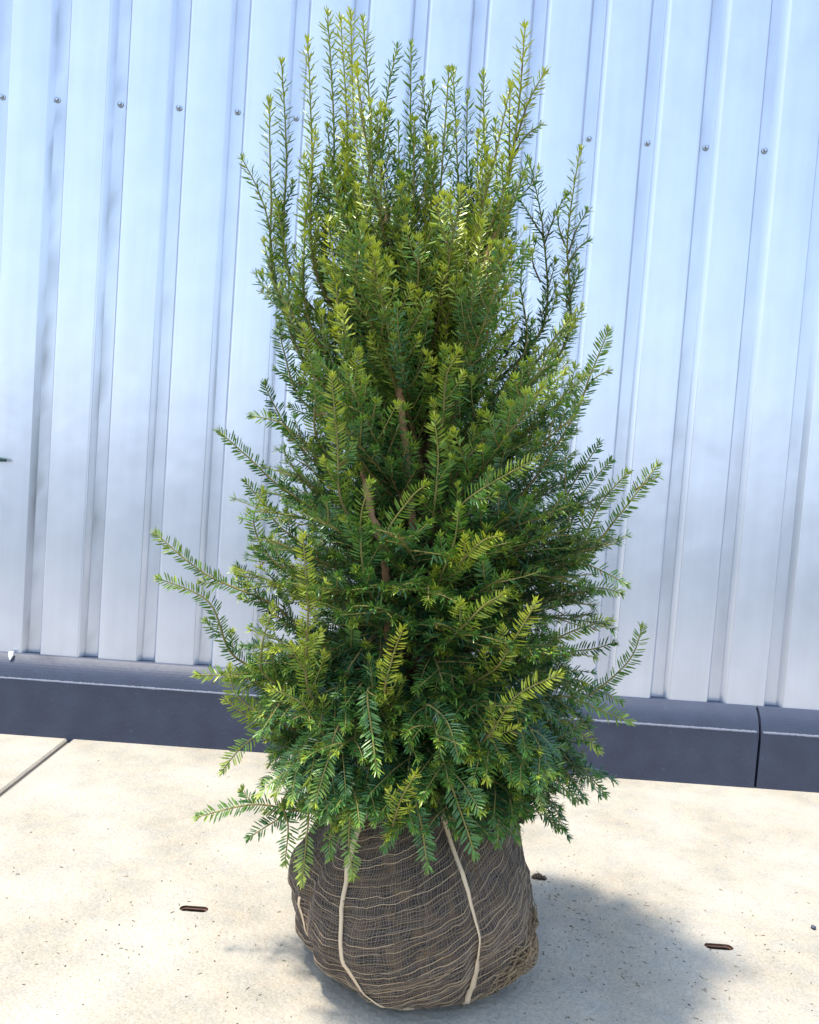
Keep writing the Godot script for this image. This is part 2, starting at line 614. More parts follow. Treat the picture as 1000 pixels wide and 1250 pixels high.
# needles along a shoot. flat 1 = two ranks in a plane, 0 = all round
func clothe(needles: Soup, pts: Array, up: Vector3, flat: float, from: float, length: float, tone: float, density := 1.0):
	var total := 0.0
	var acc := [0.0]
	for k in pts.size() - 1:
		total += (pts[k] as Vector3).distance_to(pts[k + 1])
		acc.append(total)
	var s := total * from
	var seg := 0
	var turn := rng.randf() * TAU
	var side := 1.0
	var step := 0.0032 / density
	while s < total:
		while seg < pts.size() - 2 and acc[seg + 1] < s: seg += 1
		var a: Vector3 = pts[seg]
		var b: Vector3 = pts[seg + 1]
		var t := (b - a).normalized()
		var p := a.lerp(b, clampf((s - acc[seg]) / maxf(1e-5, acc[seg + 1] - acc[seg]), 0, 1))
		var sd := t.cross(up)
		if sd.length_squared() < 1e-4: sd = t.cross(Vector3(0.3, 0.1, 0.9))
		sd = sd.normalized()
		var u := sd.cross(t).normalized()
		var rest := total - s
		var f := s / total
		# direction round the shoot
		var ang := 0.0
		turn += 2.39996
		if rng.randf() < flat:
			ang = (0.0 if side > 0 else PI) + rng.randf_range(-0.38, 0.38)
			# ranks lift a little above the plane
			ang += 0.22 * (1.0 if side > 0 else -1.0)
		else:
			ang = turn
		side = -side
		var out := sd * cos(ang) + u * sin(ang)
		var open := lerpf(0.98, 1.12, rng.randf())
		var L := length * rng.randf_range(0.66, 1.12)
		if rest < 0.03:
			open *= lerpf(0.45, 1.0, rest / 0.03)
			L *= lerpf(0.55, 1.0, rest / 0.03)
		if f < 0.12: L *= 0.8
		var d := (t * cos(open) + out * sin(open)).normalized()
		var nu := (t * -0.4 + u * 0.8 + out * -0.15).normalized() if flat > 0.5 else (t * -0.8 + Vector3.UP * 0.25 + out * -0.1).normalized()
		# blades twist on their stalks
		nu = (nu + Vector3(rng.randf_range(-0.35, 0.35), rng.randf_range(-0.35, 0.35), rng.randf_range(-0.35, 0.35))).normalized()
		# older needles dark, this year's growth towards the tip fresh
		var tt := tone + rng.randf_range(-0.12, 0.12) - 0.16 + 0.42 * pow(f, 2.2)
		var col := tone_colour(clampf(tt, 0.0, 1.0))
		var lum := rng.randf_range(0.8, 1.2)
		col = Color(col.r * lum, col.g * lum, col.b * lum)
		if rng.randf() < 0.006: col = Color(0.20, 0.12, 0.04)
		needles.needle(p, d, nu, L, 0.0031 * rng.randf_range(0.8, 1.2), rng.randf_range(-0.001, 0.003), col)
		s += step * rng.randf_range(0.7, 1.3)
	# bud tuft
	var tip: Vector3 = pts[pts.size() - 1]
	var td: Vector3 = (tip - pts[pts.size() - 2]).normalized()
	var q1 := td.cross(Vector3(0.2, 0.9, 0.35)).normalized()
	var q2 := q1.cross(td)
	for k in 10:
		var an := k * 2.4
		var o := q1 * cos(an) + q2 * sin(an)
		var op := rng.randf_range(0.25, 1.05)
		needles.needle(tip - td * 0.002, (td * cos(op) + o * sin(op)).normalized(), (td * -0.5 + Vector3.UP).normalized(), length * rng.randf_range(0.5, 0.78), 0.0026, 0.0, tone_colour(clampf(tone + 0.34 + rng.randf_range(-.12, .12), 0, 1)))

const OLD_WOOD := Color(0.15, 0.075, 0.04)
const NEW_WOOD := Color(0.23, 0.21, 0.05)

# a branch: its own wood (with side shoots) is a part, its needles the sub-part
func branch(yew: Node3D, pts: Array, up: Vector3, flat: float, o := {}):
	var wood := Soup.new()
	var needles := Soup.new()
	var nl: float = o.get("needle", 0.021)
	var tone: float = o.get("tone", 0.3)
	var r0: float = o.get("r0", 0.0042)
	var from: float = o.get("from", 0.3)
	var dens: float = o.get("density", 1.0)
	var origin: Vector3 = yew.position
	var loc := []
	for p in pts: loc.append(p - origin)
	var total := 0.0
	for k in loc.size() - 1: total += (loc[k] as Vector3).distance_to(loc[k + 1])
	wood.tube(loc, r0, 0.0011, 6, OLD_WOOD, NEW_WOOD)
	clothe(needles, loc, up, flat, from, nl, tone, dens)
	# side shoots
	var gap: float = o.get("gap", 0.026)
	var side_len: float = o.get("side", 0.10)
	var first: float = o.get("side_from", 0.22)
	var last: float = o.get("side_to", 0.93)
	var s := total * first
	var sgn := 1.0 if rng.randf() < 0.5 else -1.0
	if side_len > 0.0:
		while s < total * last:
			var f := s / total
			var k := clampi(int(f * (loc.size() - 1)), 1, loc.size() - 2)
			var p: Vector3 = loc[k]
			var t: Vector3 = ((loc[k + 1] as Vector3) - loc[k - 1]).normalized()
			var sd := t.cross(up)
			if sd.length_squared() < 1e-3: sd = t.cross(Vector3(0.2, 0.3, 0.9))
			sd = sd.normalized()
			var u := sd.cross(t).normalized()
			var an := (0.0 if sgn > 0 else PI) + rng.randf_range(-0.5, 0.5)
			if flat < 0.5: an = rng.randf() * TAU
			var out := sd * cos(an) + u * sin(an)
			var open := rng.randf_range(0.6, 0.95)
			if flat < 0.5: open = rng.randf_range(0.4, 0.75)
			var d := (t * cos(open) + out * sin(open)).normalized()
			var L := side_len * lerpf(1.15, 0.45, f) * rng.randf_range(0.55, 1.25)
			var lift: float = o.get("lift", 0.1)
			var mid := p + d * L * 0.5 + Vector3(rng.randf_range(-.1, .1), rng.randf_range(-.05, .1), rng.randf_range(-.1, .1)) * L
			var end := p + d * L + t * L * 0.15 + Vector3(0, lift * L, 0)
			var sp := bezier(p, mid, end, 0.012)
			wood.tube(sp, 0.0015, 0.0007, 5, OLD_WOOD.lerp(NEW_WOOD, 0.6), NEW_WOOD)
			clothe(needles, sp, (u + Vector3(rng.randf_range(-.3, .3), rng.randf_range(-.3, .3), rng.randf_range(-.3, .3))).normalized(), flat, 0.04, nl * rng.randf_range(0.85, 1.05), clampf(tone + rng.randf_range(-0.14, 0.16), 0, 1), dens)
			sgn = -sgn
			s += gap * rng.randf_range(0.7, 1.35)
	var w := put("branch", wood.mesh(), mats.bark, yew)
	var nd := put("needles", needles.mesh(), mats.needle, w)
	nd.set_meta("kind", "stuff")

func stem_at(h: float) -> Vector3:
	# the main stem leans slightly to the left as it rises
	return Vector3(lerpf(0.07, -0.03, clampf((h - 0.3) / 1.5, 0, 1)) + 0.012 * sin(h * 9.0), h, lerpf(-1.665, -1.66, h) + 0.012 * cos(h * 7.0))

func reach(h: float) -> float:
	var prof := [[0.30, 0.24], [0.42, 0.33], [0.55, 0.37], [0.75, 0.37], [0.95, 0.34], [1.15, 0.28], [1.35, 0.225], [1.55, 0.185], [1.75, 0.16], [1.9, 0.12]]
	for k in prof.size() - 1:
		if h <= prof[k + 1][0]:
			return lerpf(prof[k][1], prof[k + 1][1], clampf((h - prof[k][0]) / (prof[k + 1][0] - prof[k][0]), 0, 1))
	return 0.1

func px_branch(yew: Node3D, stations: Array, dz0: float, dz1: float, flat: float, o := {}):
	var pts := []
	var n := stations.size()
	for k in n:
		var dz := lerpf(dz0, dz1, float(k) / (n - 1))
		pts.append(at(stations[k][0], stations[k][1], 1.65 - dz))
	# start the branch at the stem, so that it hangs from something
	var first: Vector3 = pts[0]
	var root := stem_at(clampf(first.y - o.get("root_drop", 0.10), 0.36, 1.35))
	if o.get("rooted", true):
		pts.push_front(root.lerp(first, 0.5) + Vector3(0, -0.02, 0))
		pts.push_front(root)
	var sp := spline(pts)
	# needle start counts from the first drawn station
	var total := 0.0
	var before := 0.0
	var total_set := false
	for k in sp.size() - 1:
		total += (sp[k] as Vector3).distance_to(sp[k + 1])
		if not total_set and (sp[k + 1] as Vector3).distance_to(first) < 0.016:
			before = total
			total_set = true
	if o.get("rooted", true) and not o.has("from"):
		o["from"] = clampf(before / total * 0.55, 0.05, 0.6)
		if not o.has("side_from"): o["side_from"] = clampf(before / total * 0.8, 0.1, 0.8)
	var axis: Vector3 = (sp[sp.size() - 1] - sp[0]).normalized()
	var up: Vector3 = o.get("up", Vector3(0.1, 0.55, 0.85))
	if absf(axis.dot(up.normalized())) > 0.93: up = Vector3(0.2, 0.1, 1.0)
	branch(yew, sp, up, flat, o)

func build_yew():
	var yew := base("yew_shrub", BALL)
	tag(yew, "tall bushy yew with green needles and burlap-wrapped root ball on the concrete", "shrub")
	build_root_ball(yew)
	# stems
	var stems := [
		[stem_at(0.33), stem_at(0.6), at(508, 690, 1.60), at(499, 590, 1.55), at(487, 468, 1.53), at(478, 380, 1.60), at(470, 250, 1.66)],
		[stem_at(0.33) + Vector3(-0.02, 0, 0.02), at(478, 860, 1.58), at(470, 690, 1.48), at(452, 618, 1.48), at(432, 500, 1.58), at(420, 330, 1.6)],
		[stem_at(0.33) + Vector3(0.025, 0, -0.01), at(535, 800, 1.66), at(548, 600, 1.60), at(560, 430, 1.54), at(578, 360, 1.53), at(604, 285, 1.58)],
		[stem_at(0.33) + Vector3(0.0, 0, -0.03), at(530, 760, 1.74), at(540, 500, 1.76), at(535, 330, 1.76)]]
	for k in stems.size():
		var loc := []
		for p in spline(stems[k], 0.012): loc.append(p - BALL + Vector3(rng.randf_range(-1, 1), 0, rng.randf_range(-1, 1)) * 0.002)
		var s := Soup.new()
		s.tube(loc, 0.012 if k == 0 else 0.0095, 0.004, 9, Color(0.17, 0.09, 0.05), Color(0.32, 0.165, 0.065))
		# flaking reddish bark: uneven girth and tone
		var bark := FastNoiseLite.new()
		bark.seed = 300 + k
		bark.frequency = 28.0
		for q in s.v.size():
			var nv := bark.get_noise_3dv(s.v[q] * Vector3(3, 1, 3))
			s.v[q] += s.n[q] * nv * 0.0022
			var m := 1.0 + 0.7 * bark.get_noise_3dv(s.v[q] * Vector3(2, 0.7, 2) + Vector3(9, 9, 9))
			s.c[q] = Color(s.c[q].r * m, s.c[q].g * m, s.c[q].b * m)
		put("trunk" if k == 0 else "stem", s.mesh(), mats.bark, yew)

	# procedural body: branches all round the stem
	var N := 300
	for k in N:
		var f := (k + 0.5) / N
		var h := lerpf(0.36, 1.28, pow(f, 1.25)) + rng.randf_range(-0.02, 0.02)
		var az := k * 2.39996 + rng.randf_range(-0.3, 0.3)
		var hf := clampf((h - 0.36) / 0.92, 0, 1)
		var inner := k % 3 == 2
		var el := lerpf(-0.35, 1.2, pow(hf, 0.7)) + rng.randf_range(-0.22, 0.24)
		var dir := Vector3(cos(az), 0, sin(az))
		var a := stem_at(h)
		var R := reach(h + 0.10 * hf) * (rng.randf_range(0.35, 0.68) if inner else rng.randf_range(0.78, 1.04))
		var end := a + dir * R + Vector3.UP * R * tan(clampf(el, -0.7, 1.13))
		if hf < 0.25: end.y -= 0.03
		end.y = minf(end.y, 1.32 + 0.36 * rng.randf())
		# an open place in front, where the stems show
		if h > 0.80 and h < 1.12 and absf(wrapf(az - 1.62, -PI, PI)) < 0.34: continue
		# the upper right stands open
		if end.x > 0.16 and end.y > 1.30 and k % 5 != 0: continue
		end.y = maxf(end.y, (0.40 if sin(az) > 0.2 else 0.36) + rng.randf_range(-0.03, 0.03))
		# the lowest sprays hang over the ball without entering it
		if h < 0.5 and end.y < 0.42: end = a + dir * maxf(R, 0.27) + Vector3.UP * (end.y - a.y)
		var mid := a.lerp(end, 0.5) + Vector3.UP * (0.06 * (1.0 - hf) - 0.04 * hf) + dir * 0.03 * hf
		var up := (Vector3.UP * 0.6 + dir * lerpf(0.9, 0.35, hf)).normalized()
		if hf > 0.6: up = (dir + Vector3.UP * 0.2).normalized()
		var tone := 0.12 + 0.38 * hf + rng.randf_range(-0.12, 0.14)
		if rng.randf() < 0.12: tone += 0.35
		branch(yew, bezier(a, mid, end), up, lerpf(0.95, 0.35, hf), {"tone": clampf(tone, 0, 0.95), "from": 0.16, "density": lerpf(1.2, 1.0, hf), "side": lerpf(0.14, 0.10, hf), "gap": 0.021, "needle": lerpf(0.028, 0.023, hf), "side_from": 0.2, "lift": lerpf(-0.2, 0.35, hf)})
	# sprays that hang over the ball and fill the skirt of the crown
	for k in 54:
		var az := k * 2.39996 + 0.4
		if sin(az) < -0.55: continue
		var dir := Vector3(cos(az), 0, sin(az))
		var a := stem_at(rng.randf_range(0.42, 0.74)) + dir * 0.05
		var R := rng.randf_range(0.25, 0.37)
		var end := Vector3(stem_at(0.4).x, 0, stem_at(0.4).z) + dir * R
		end.y = rng.randf_range(0.36, 0.60)
		if sin(az) > 0.3: end.y = maxf(end.y, 0.41)
		var mid := a.lerp(end, 0.55) + Vector3.UP * rng.randf_range(0.04, 0.10)
		branch(yew, bezier(a, mid, end), (dir + Vector3.UP * 0.45).normalized(), 0.97, {"tone": clampf(0.15 + rng.randf_range(-0.1, 0.3), 0, 1), "from": 0.3, "density": 1.3, "side": 0.12, "gap": 0.022, "needle": 0.026, "side_from": 0.35, "lift": -0.25})
	# spreading sprays that close the waist of the crown
	for k in 34:
		var az := k * 2.39996 + 1.1
		if sin(az) < -0.6: continue
		var dir := Vector3(cos(az), 0, sin(az))
		var a := stem_at(rng.randf_range(0.58, 0.82)) + dir * 0.04
		var end := a + dir * rng.randf_range(0.25, 0.34) + Vector3.UP * rng.randf_range(-0.06, 0.14)
		var mid := a.lerp(end, 0.5) + Vector3.UP * rng.randf_range(0.02, 0.06)
		branch(yew, bezier(a, mid, end), (dir * 0.8 + Vector3.UP * 0.6).normalized(), 0.92, {"tone": clampf(0.2 + rng.randf_range(-0.12, 0.35), 0, 1), "from": 0.25, "density": 1.2, "side": 0.13, "gap": 0.023, "needle": 0.025, "side_from": 0.3, "lift": 0.05})
	# upright leaders of the upper half
	for k in 36:
		var az := k * 2.39996 + 0.7
		var rr := sqrt((k + 0.5) / 36.0)
		var h0 := rng.randf_range(0.95, 1.3)
		var a := stem_at(h0) + Vector3(cos(az), 0, sin(az)) * 0.03
		var h1 := lerpf(1.26, 1.76, pow(rng.randf(), 1.3)) - 0.06 * rr
		var end := stem_at(h1) + Vector3(cos(az), 0, sin(az)) * rr * 0.27
		end.y = h1
		if end.x > 0.15 and k % 3 != 0: continue
		var mid := a.lerp(end, 0.4) + Vector3(cos(az), 0, sin(az)) * 0.05 * rr - Vector3.UP * 0.03
		branch(yew, bezier(a, mid, end), Vector3(cos(az), 0.2, sin(az)).normalized(), 0.15, {"tone": clampf(0.55 + rng.randf_range(-0.3, 0.35), 0, 1), "density": 1.25, "from": 0.22, "side": 0.105, "gap": 0.026, "needle": 0.023, "lift": 0.5, "side_from": 0.15, "side_to": 0.85})

	# the shoots that give the outline of the crown, read from the photograph
	var lead := {"needle": 0.0255, "side": 0.065, "gap": 0.036, "tone": 0.55, "side_to": 0.66, "lift": 0.5, "density": 1.55, "root_drop": 0.25}
	for L in [
		[[[398, 330], [408, 180], [400, 17]], 0.00, 0.0], [[[425, 330], [424, 160], [416, 24]], 0.05, 0.2], [[[440, 320], [432, 140], [428, 18]], 0.08, 0.2],
		[[[450, 320], [452, 150], [443, 25]], 0.02, 0.05], [[[385, 330], [381, 180], [376, 51]], 0.05, 0.15], [[[352, 330], [350, 190], [344, 77]], 0.0, -0.05],
		[[[340, 360], [331, 230], [329, 124]], 0.02, 0.0], [[[350, 390], [325, 260], [296, 194]], -0.03, -0.1], [[[465, 300], [470, 140], [485, 58]], -0.08, -0.2],
		[[[500, 320], [501, 160], [502, 56]], -0.06, -0.15], [[[520, 300], [522, 180], [515, 99]], -0.10, -0.1], [[[528, 220], [520, 170], [530, 104]], -0.10, -0.15],
		[[[560, 320], [558, 190], [553, 87]], -0.05, -0.1], [[[575, 330], [570, 200], [571, 115]], -0.12, -0.2], [[[595, 330], [592, 200], [590, 93]], -0.02, -0.05],
		[[[610, 330], [606, 210], [605, 150]], -0.10, -0.15], [[[690, 420], [693, 290], [708, 183]], -0.03, 0.0], [[[662, 400], [664, 290], [647, 198]], -0.06, -0.2],
		[[[470, 420], [452, 330], [443, 275]], 0.16, 0.3], [[[490, 430], [518, 360], [532, 180]], 0.14, 0.35], [[[420, 420], [410, 340], [400, 270]], 0.18, 0.3],
		[[[360, 420], [352, 330], [338, 250]], 0.06, -0.1], [[[640, 430], [636, 350], [640, 300]], 0.02, -0.3], [[[545, 400], [520, 290], [522, 215]], 0.12, 0.25], [[[380, 400], [372, 290], [385, 165]], 0.10, 0.1]]:
		var o: Dictionary = lead.duplicate()
		o.tone = 0.6 + L[2]
		px_branch(yew, L[0], L[1], L[1] + rng.randf_range(-0.02, 0.02), 0.1, o)
	# the thick golden leader and its forks
	px_branch(yew, [[568, 420], [606, 290], [630, 160], [641, 34]], 0.08, 0.06, 0.1, {"needle": 0.026, "density": 1.6, "side": 0.05, "gap": 0.035, "tone": 0.9, "r0": 0.006, "side_to": 0.7, "lift": 0.5, "root_drop": 0.2, "from": 0.35})
	var fork := {"needle": 0.024, "density": 1.4, "side": 0.0, "tone": 0.7, "from": 0.05, "r0": 0.0022, "rooted": false}
	for L in [[[[630, 172], [645, 125], [665, 88]], 0.06, 0.85], [[[622, 205], [622, 150], [623, 104]], 0.06, 0.8], [[[622, 200], [640, 168], [660, 153]], 0.06, 0.6],
		[[[694, 310], [704, 280], [717, 258]], -0.03, 0.4], [[[690, 335], [702, 308], [718, 293]], -0.03, 0.35], [[[691, 375], [700, 352], [708, 332]], -0.03, 0.3],
		[[[664, 290], [650, 268], [634, 242]], -0.06, 0.3], [[[664, 300], [678, 262], [691, 238]], -0.06, 0.4], [[[660, 345], [650, 318], [654, 296]], -0.06, 0.2], [[[690, 300], [683, 280], [680, 262]], -0.03, 0.4],
		[[[714, 478], [726, 462], [743, 453]], 0.0, 0.45], [[[706, 496], [703, 478], [696, 470]], 0.0, 0.3], [[[776, 598], [788, 590], [804, 582]], 0.02, 0.4]]:
		var o: Dictionary = fork.duplicate()
		o.tone = L[2]
		px_branch(yew, L[0], L[1], L[1] + 0.01, 0.2, o)
	# side branches standing out of the crown
	var spray := {"needle": 0.024, "density": 1.2, "side": 0.06, "gap": 0.045, "side_to": 0.75, "tone": 0.35, "lift": 0.2}
	for L in [
		[[[640, 600], [700, 510], [720, 460], [743, 403]], 0.0, 0.45, 0.03], [[[688, 650], [690, 590], [690, 548]], 0.0, 0.1, 0.04], [[[670, 640], [700, 590], [732, 541]], -0.05, 0.2, 0.0],
		[[[680, 670], [710, 605], [746, 562]], -0.03, 0.25, 0.0], [[[690, 700], [730, 620], [766, 577]], 0.0, 0.5, 0.04], [[[700, 690], [755, 630], [803, 567]], 0.02, 0.45, 0.0],
		[[[650, 520], [672, 500], [694, 485]], -0.03, 0.15, 0.0], [[[660, 700], [710, 688], [765, 713]], 0.06, 0.3, 0.04], [[[670, 735], [725, 718], [758, 724]], 0.02, 0.4, 0.04],
		[[[640, 800], [700, 770], [745, 757]], 0.10, 0.6, 0.04], [[[680, 800], [725, 792], [750, 784]], -0.05, 0.1, 0.04], [[[700, 860], [765, 810], [784, 766]], 0.0, 0.35, 0.0],
		[[[680, 850], [735, 868], [769, 881]], 0.05, 0.45, 0.05], [[[690, 830], [735, 845], [758, 857]], -0.04, 0.3, 0.05], [[[640, 905], [700, 930], [738, 968]], 0.06, 0.2, 0.07],
		[[[630, 900], [672, 945], [702, 975]], 0.12, 0.2, 0.07], [[[620, 940], [655, 975], [677, 1010]], 0.05, 0.1, 0.03], [[[680, 880], [712, 897], [731, 916]], -0.08, 0.75, 0.03],
		[[[500, 950], [514, 1005], [522, 1060]], 0.26, 0.25, 0.05], [[[545, 950], [562, 990], [580, 1043]], 0.25, 0.3, 0.05], [[[585, 950], [605, 990], [608, 1030]], 0.16, 0.2, 0.05],
		[[[440, 960], [426, 1015], [431, 1068]], 0.24, 0.5, 0.04], [[[385, 960], [376, 1010], [369, 1076]], 0.16, 0.55, 0.04], [[[350, 970], [352, 1010], [348, 1052]], 0.08, 0.4, 0.04],
		[[[475, 960], [480, 1000], [470, 1035]], 0.24, 0.2, 0.05], [[[410, 960], [404, 1010], [402, 1045]], 0.2, 0.35, 0.04], [[[370, 990], [310, 982], [242, 997]], 0.02, 0.35, 0.03], [[[370, 985], [335, 1003], [305, 1022]], 0.02, 0.05, 0.0],
		[[[340, 890], [300, 908], [272, 940]], 0.05, 0.5, 0.0], [[[350, 860], [300, 828], [241, 824]], 0.05, 0.5, 0.05], [[[350, 900], [310, 880], [276, 855]], 0.08, 0.55, 0.05],
		[[[360, 760], [330, 736], [250, 700], [190, 651]], 0.0, 0.5, 0.05], [[[350, 830], [285, 800], [255, 735], [193, 706]], 0.0, 0.45, 0.04], [[[335, 750], [308, 715], [290, 690]], -0.03, 0.1, 0.0],
		[[[350, 600], [305, 560], [267, 526]], 0.0, 0.4, 0.03], [[[380, 560], [345, 518], [307, 508]], 0.02, 0.4, 0.03], [[[360, 530], [335, 495], [323, 469]], -0.02, 0.15, 0.03],
		[[[350, 650], [318, 610], [299, 588]], 0.0, 0.35, 0.04], [[[370, 490], [347, 430], [341, 397]], 0.0, 0.35, 0.04], [[[340, 690], [310, 640], [322, 600]], 0.05, 0.5, 0.05], [[[335, 880], [290, 850], [280, 815]], 0.1, 0.6, 0.05]]:
		var o: Dictionary = spray.duplicate()
		o.tone = L[2]
		o.side = L[3] * 1.5
		px_branch(yew, L[0], L[1], L[1] + 0.02, 0.8, o)
	# bright young sprays on the face of the crown
	var young := {"needle": 0.024, "density": 1.25, "side": 0.06, "gap": 0.04, "side_to": 0.8, "lift": 0.3}
	for L in [
		[[[590, 905], [630, 850], [682, 824]], 0.30, 0.85], [[[380, 850], [376, 740], [370, 655]], 0.28, 0.85], [[[470, 850], [480, 800], [492, 768]], 0.33, 0.85], [[[480, 1010], [490, 975], [508, 945]], 0.33, 0.8],
		[[[560, 770], [590, 740], [615, 725]], 0.34, 0.6], [[[600, 820], [625, 785], [655, 735]], 0.3, 0.8], [[[560, 690], [590, 660], [610, 655]], 0.3, 0.95], [[[450, 720], [440, 640], [452, 590]], 0.28, 0.45],
		[[[420, 620], [412, 540], [405, 460]], 0.26, 0.65], [[[440, 560], [430, 500], [438, 430]], 0.22, 0.6], [[[530, 620], [535, 560], [530, 510]], 0.25, 0.5], [[[560, 620], [600, 590], [655, 560]], 0.25, 0.55],
		[[[570, 560], [620, 510], [690, 455]], 0.2, 0.65], [[[540, 520], [545, 460], [560, 430]], 0.22, 0.6], [[[390, 540], [385, 470], [370, 400]], 0.18, 0.6], [[[450, 840], [455, 900], [460, 940]], 0.33, 0.3],
		[[[520, 860], [545, 880], [560, 925]], 0.33, 0.12], [[[580, 870], [610, 920], [640, 960]], 0.28, 0.12], [[[420, 880], [400, 930], [385, 980]], 0.3, 0.4], [[[330, 830], [320, 790], [335, 740]], 0.2, 0.6],
		[[[400, 900], [370, 860], [330, 840]], 0.28, 0.65], [[[540, 700], [555, 660], [560, 620]], 0.28, 0.4], [[[470, 660], [500, 610], [520, 592]], 0.3, 0.5]]:
		var o: Dictionary = young.duplicate()
		o.tone = L[2]
		px_branch(yew, L[0], L[1] - 0.06, L[1], 0.85, o)

# ---------------------------------------------------------------- root ball
var lump := FastNoiseLite.new()

func ball_point(phi: float, h: float, off := 0.0) -> Vector3:
	# phi 0 = right (+x), PI/2 = towards the camera (+z)
	var prof := [[0.0, 0.160], [0.010, 0.186], [0.03, 0.218], [0.06, 0.242], [0.10, 0.256], [0.15, 0.258], [0.20, 0.247], [0.25, 0.224], [0.30, 0.190], [0.345, 0.150], [0.375, 0.10], [0.392, 0.06], [0.397, 0.002]]
	var r := 0.0
	for k in prof.size() - 1:
		if h <= prof[k + 1][0] + 1e-6:
			var f: float = clampf((h - prof[k][0]) / (prof[k + 1][0] - prof[k][0]), 0, 1)
			r = lerpf(prof[k][1], prof[k + 1][1], f)
			break
	var d := Vector3(cos(phi), 0, sin(phi))
	r *= 0.955
	var p := d * r
	p.y = h
	var b := lump.get_noise_3d(p.x * 4.0, p.y * 4.0, p.z * 4.0) * 0.022 + lump.get_noise_3d(p.x * 14.0, p.y * 14.0 + 9.0, p.z * 14.0) * 0.010
	# the bundled corner of the cloth, low at the right
	var wr := wrapf(phi - 0.55, -PI, PI)
	b += 0.020 * exp(-wr * wr / 0.09) * exp(-pow((h - 0.07) / 0.07, 2.0))
	# shoulder at the right stands steeper
	var sh := wrapf(phi + 0.05, -PI, PI)
	b += 0.022 * exp(-sh * sh / 0.5) * exp(-pow((h - 0.32) / 0.07, 2.0))
	# straps bite into the ball
	for s in [2.17, 1.10, 2.62]:
		var w := wrapf(phi - s, -PI, PI)
		b -= 0.011 * exp(-w * w / 0.008) * smoothstep(0.02, 0.08, h)
	b *= smoothstep(0.0, 0.03, h) * 0.8 + 0.2
	p += d * (b + off) * smoothstep(0.397, 0.36, h) 
	p += Vector3.UP * off * smoothstep(0.30, 0.39, h)
	return p

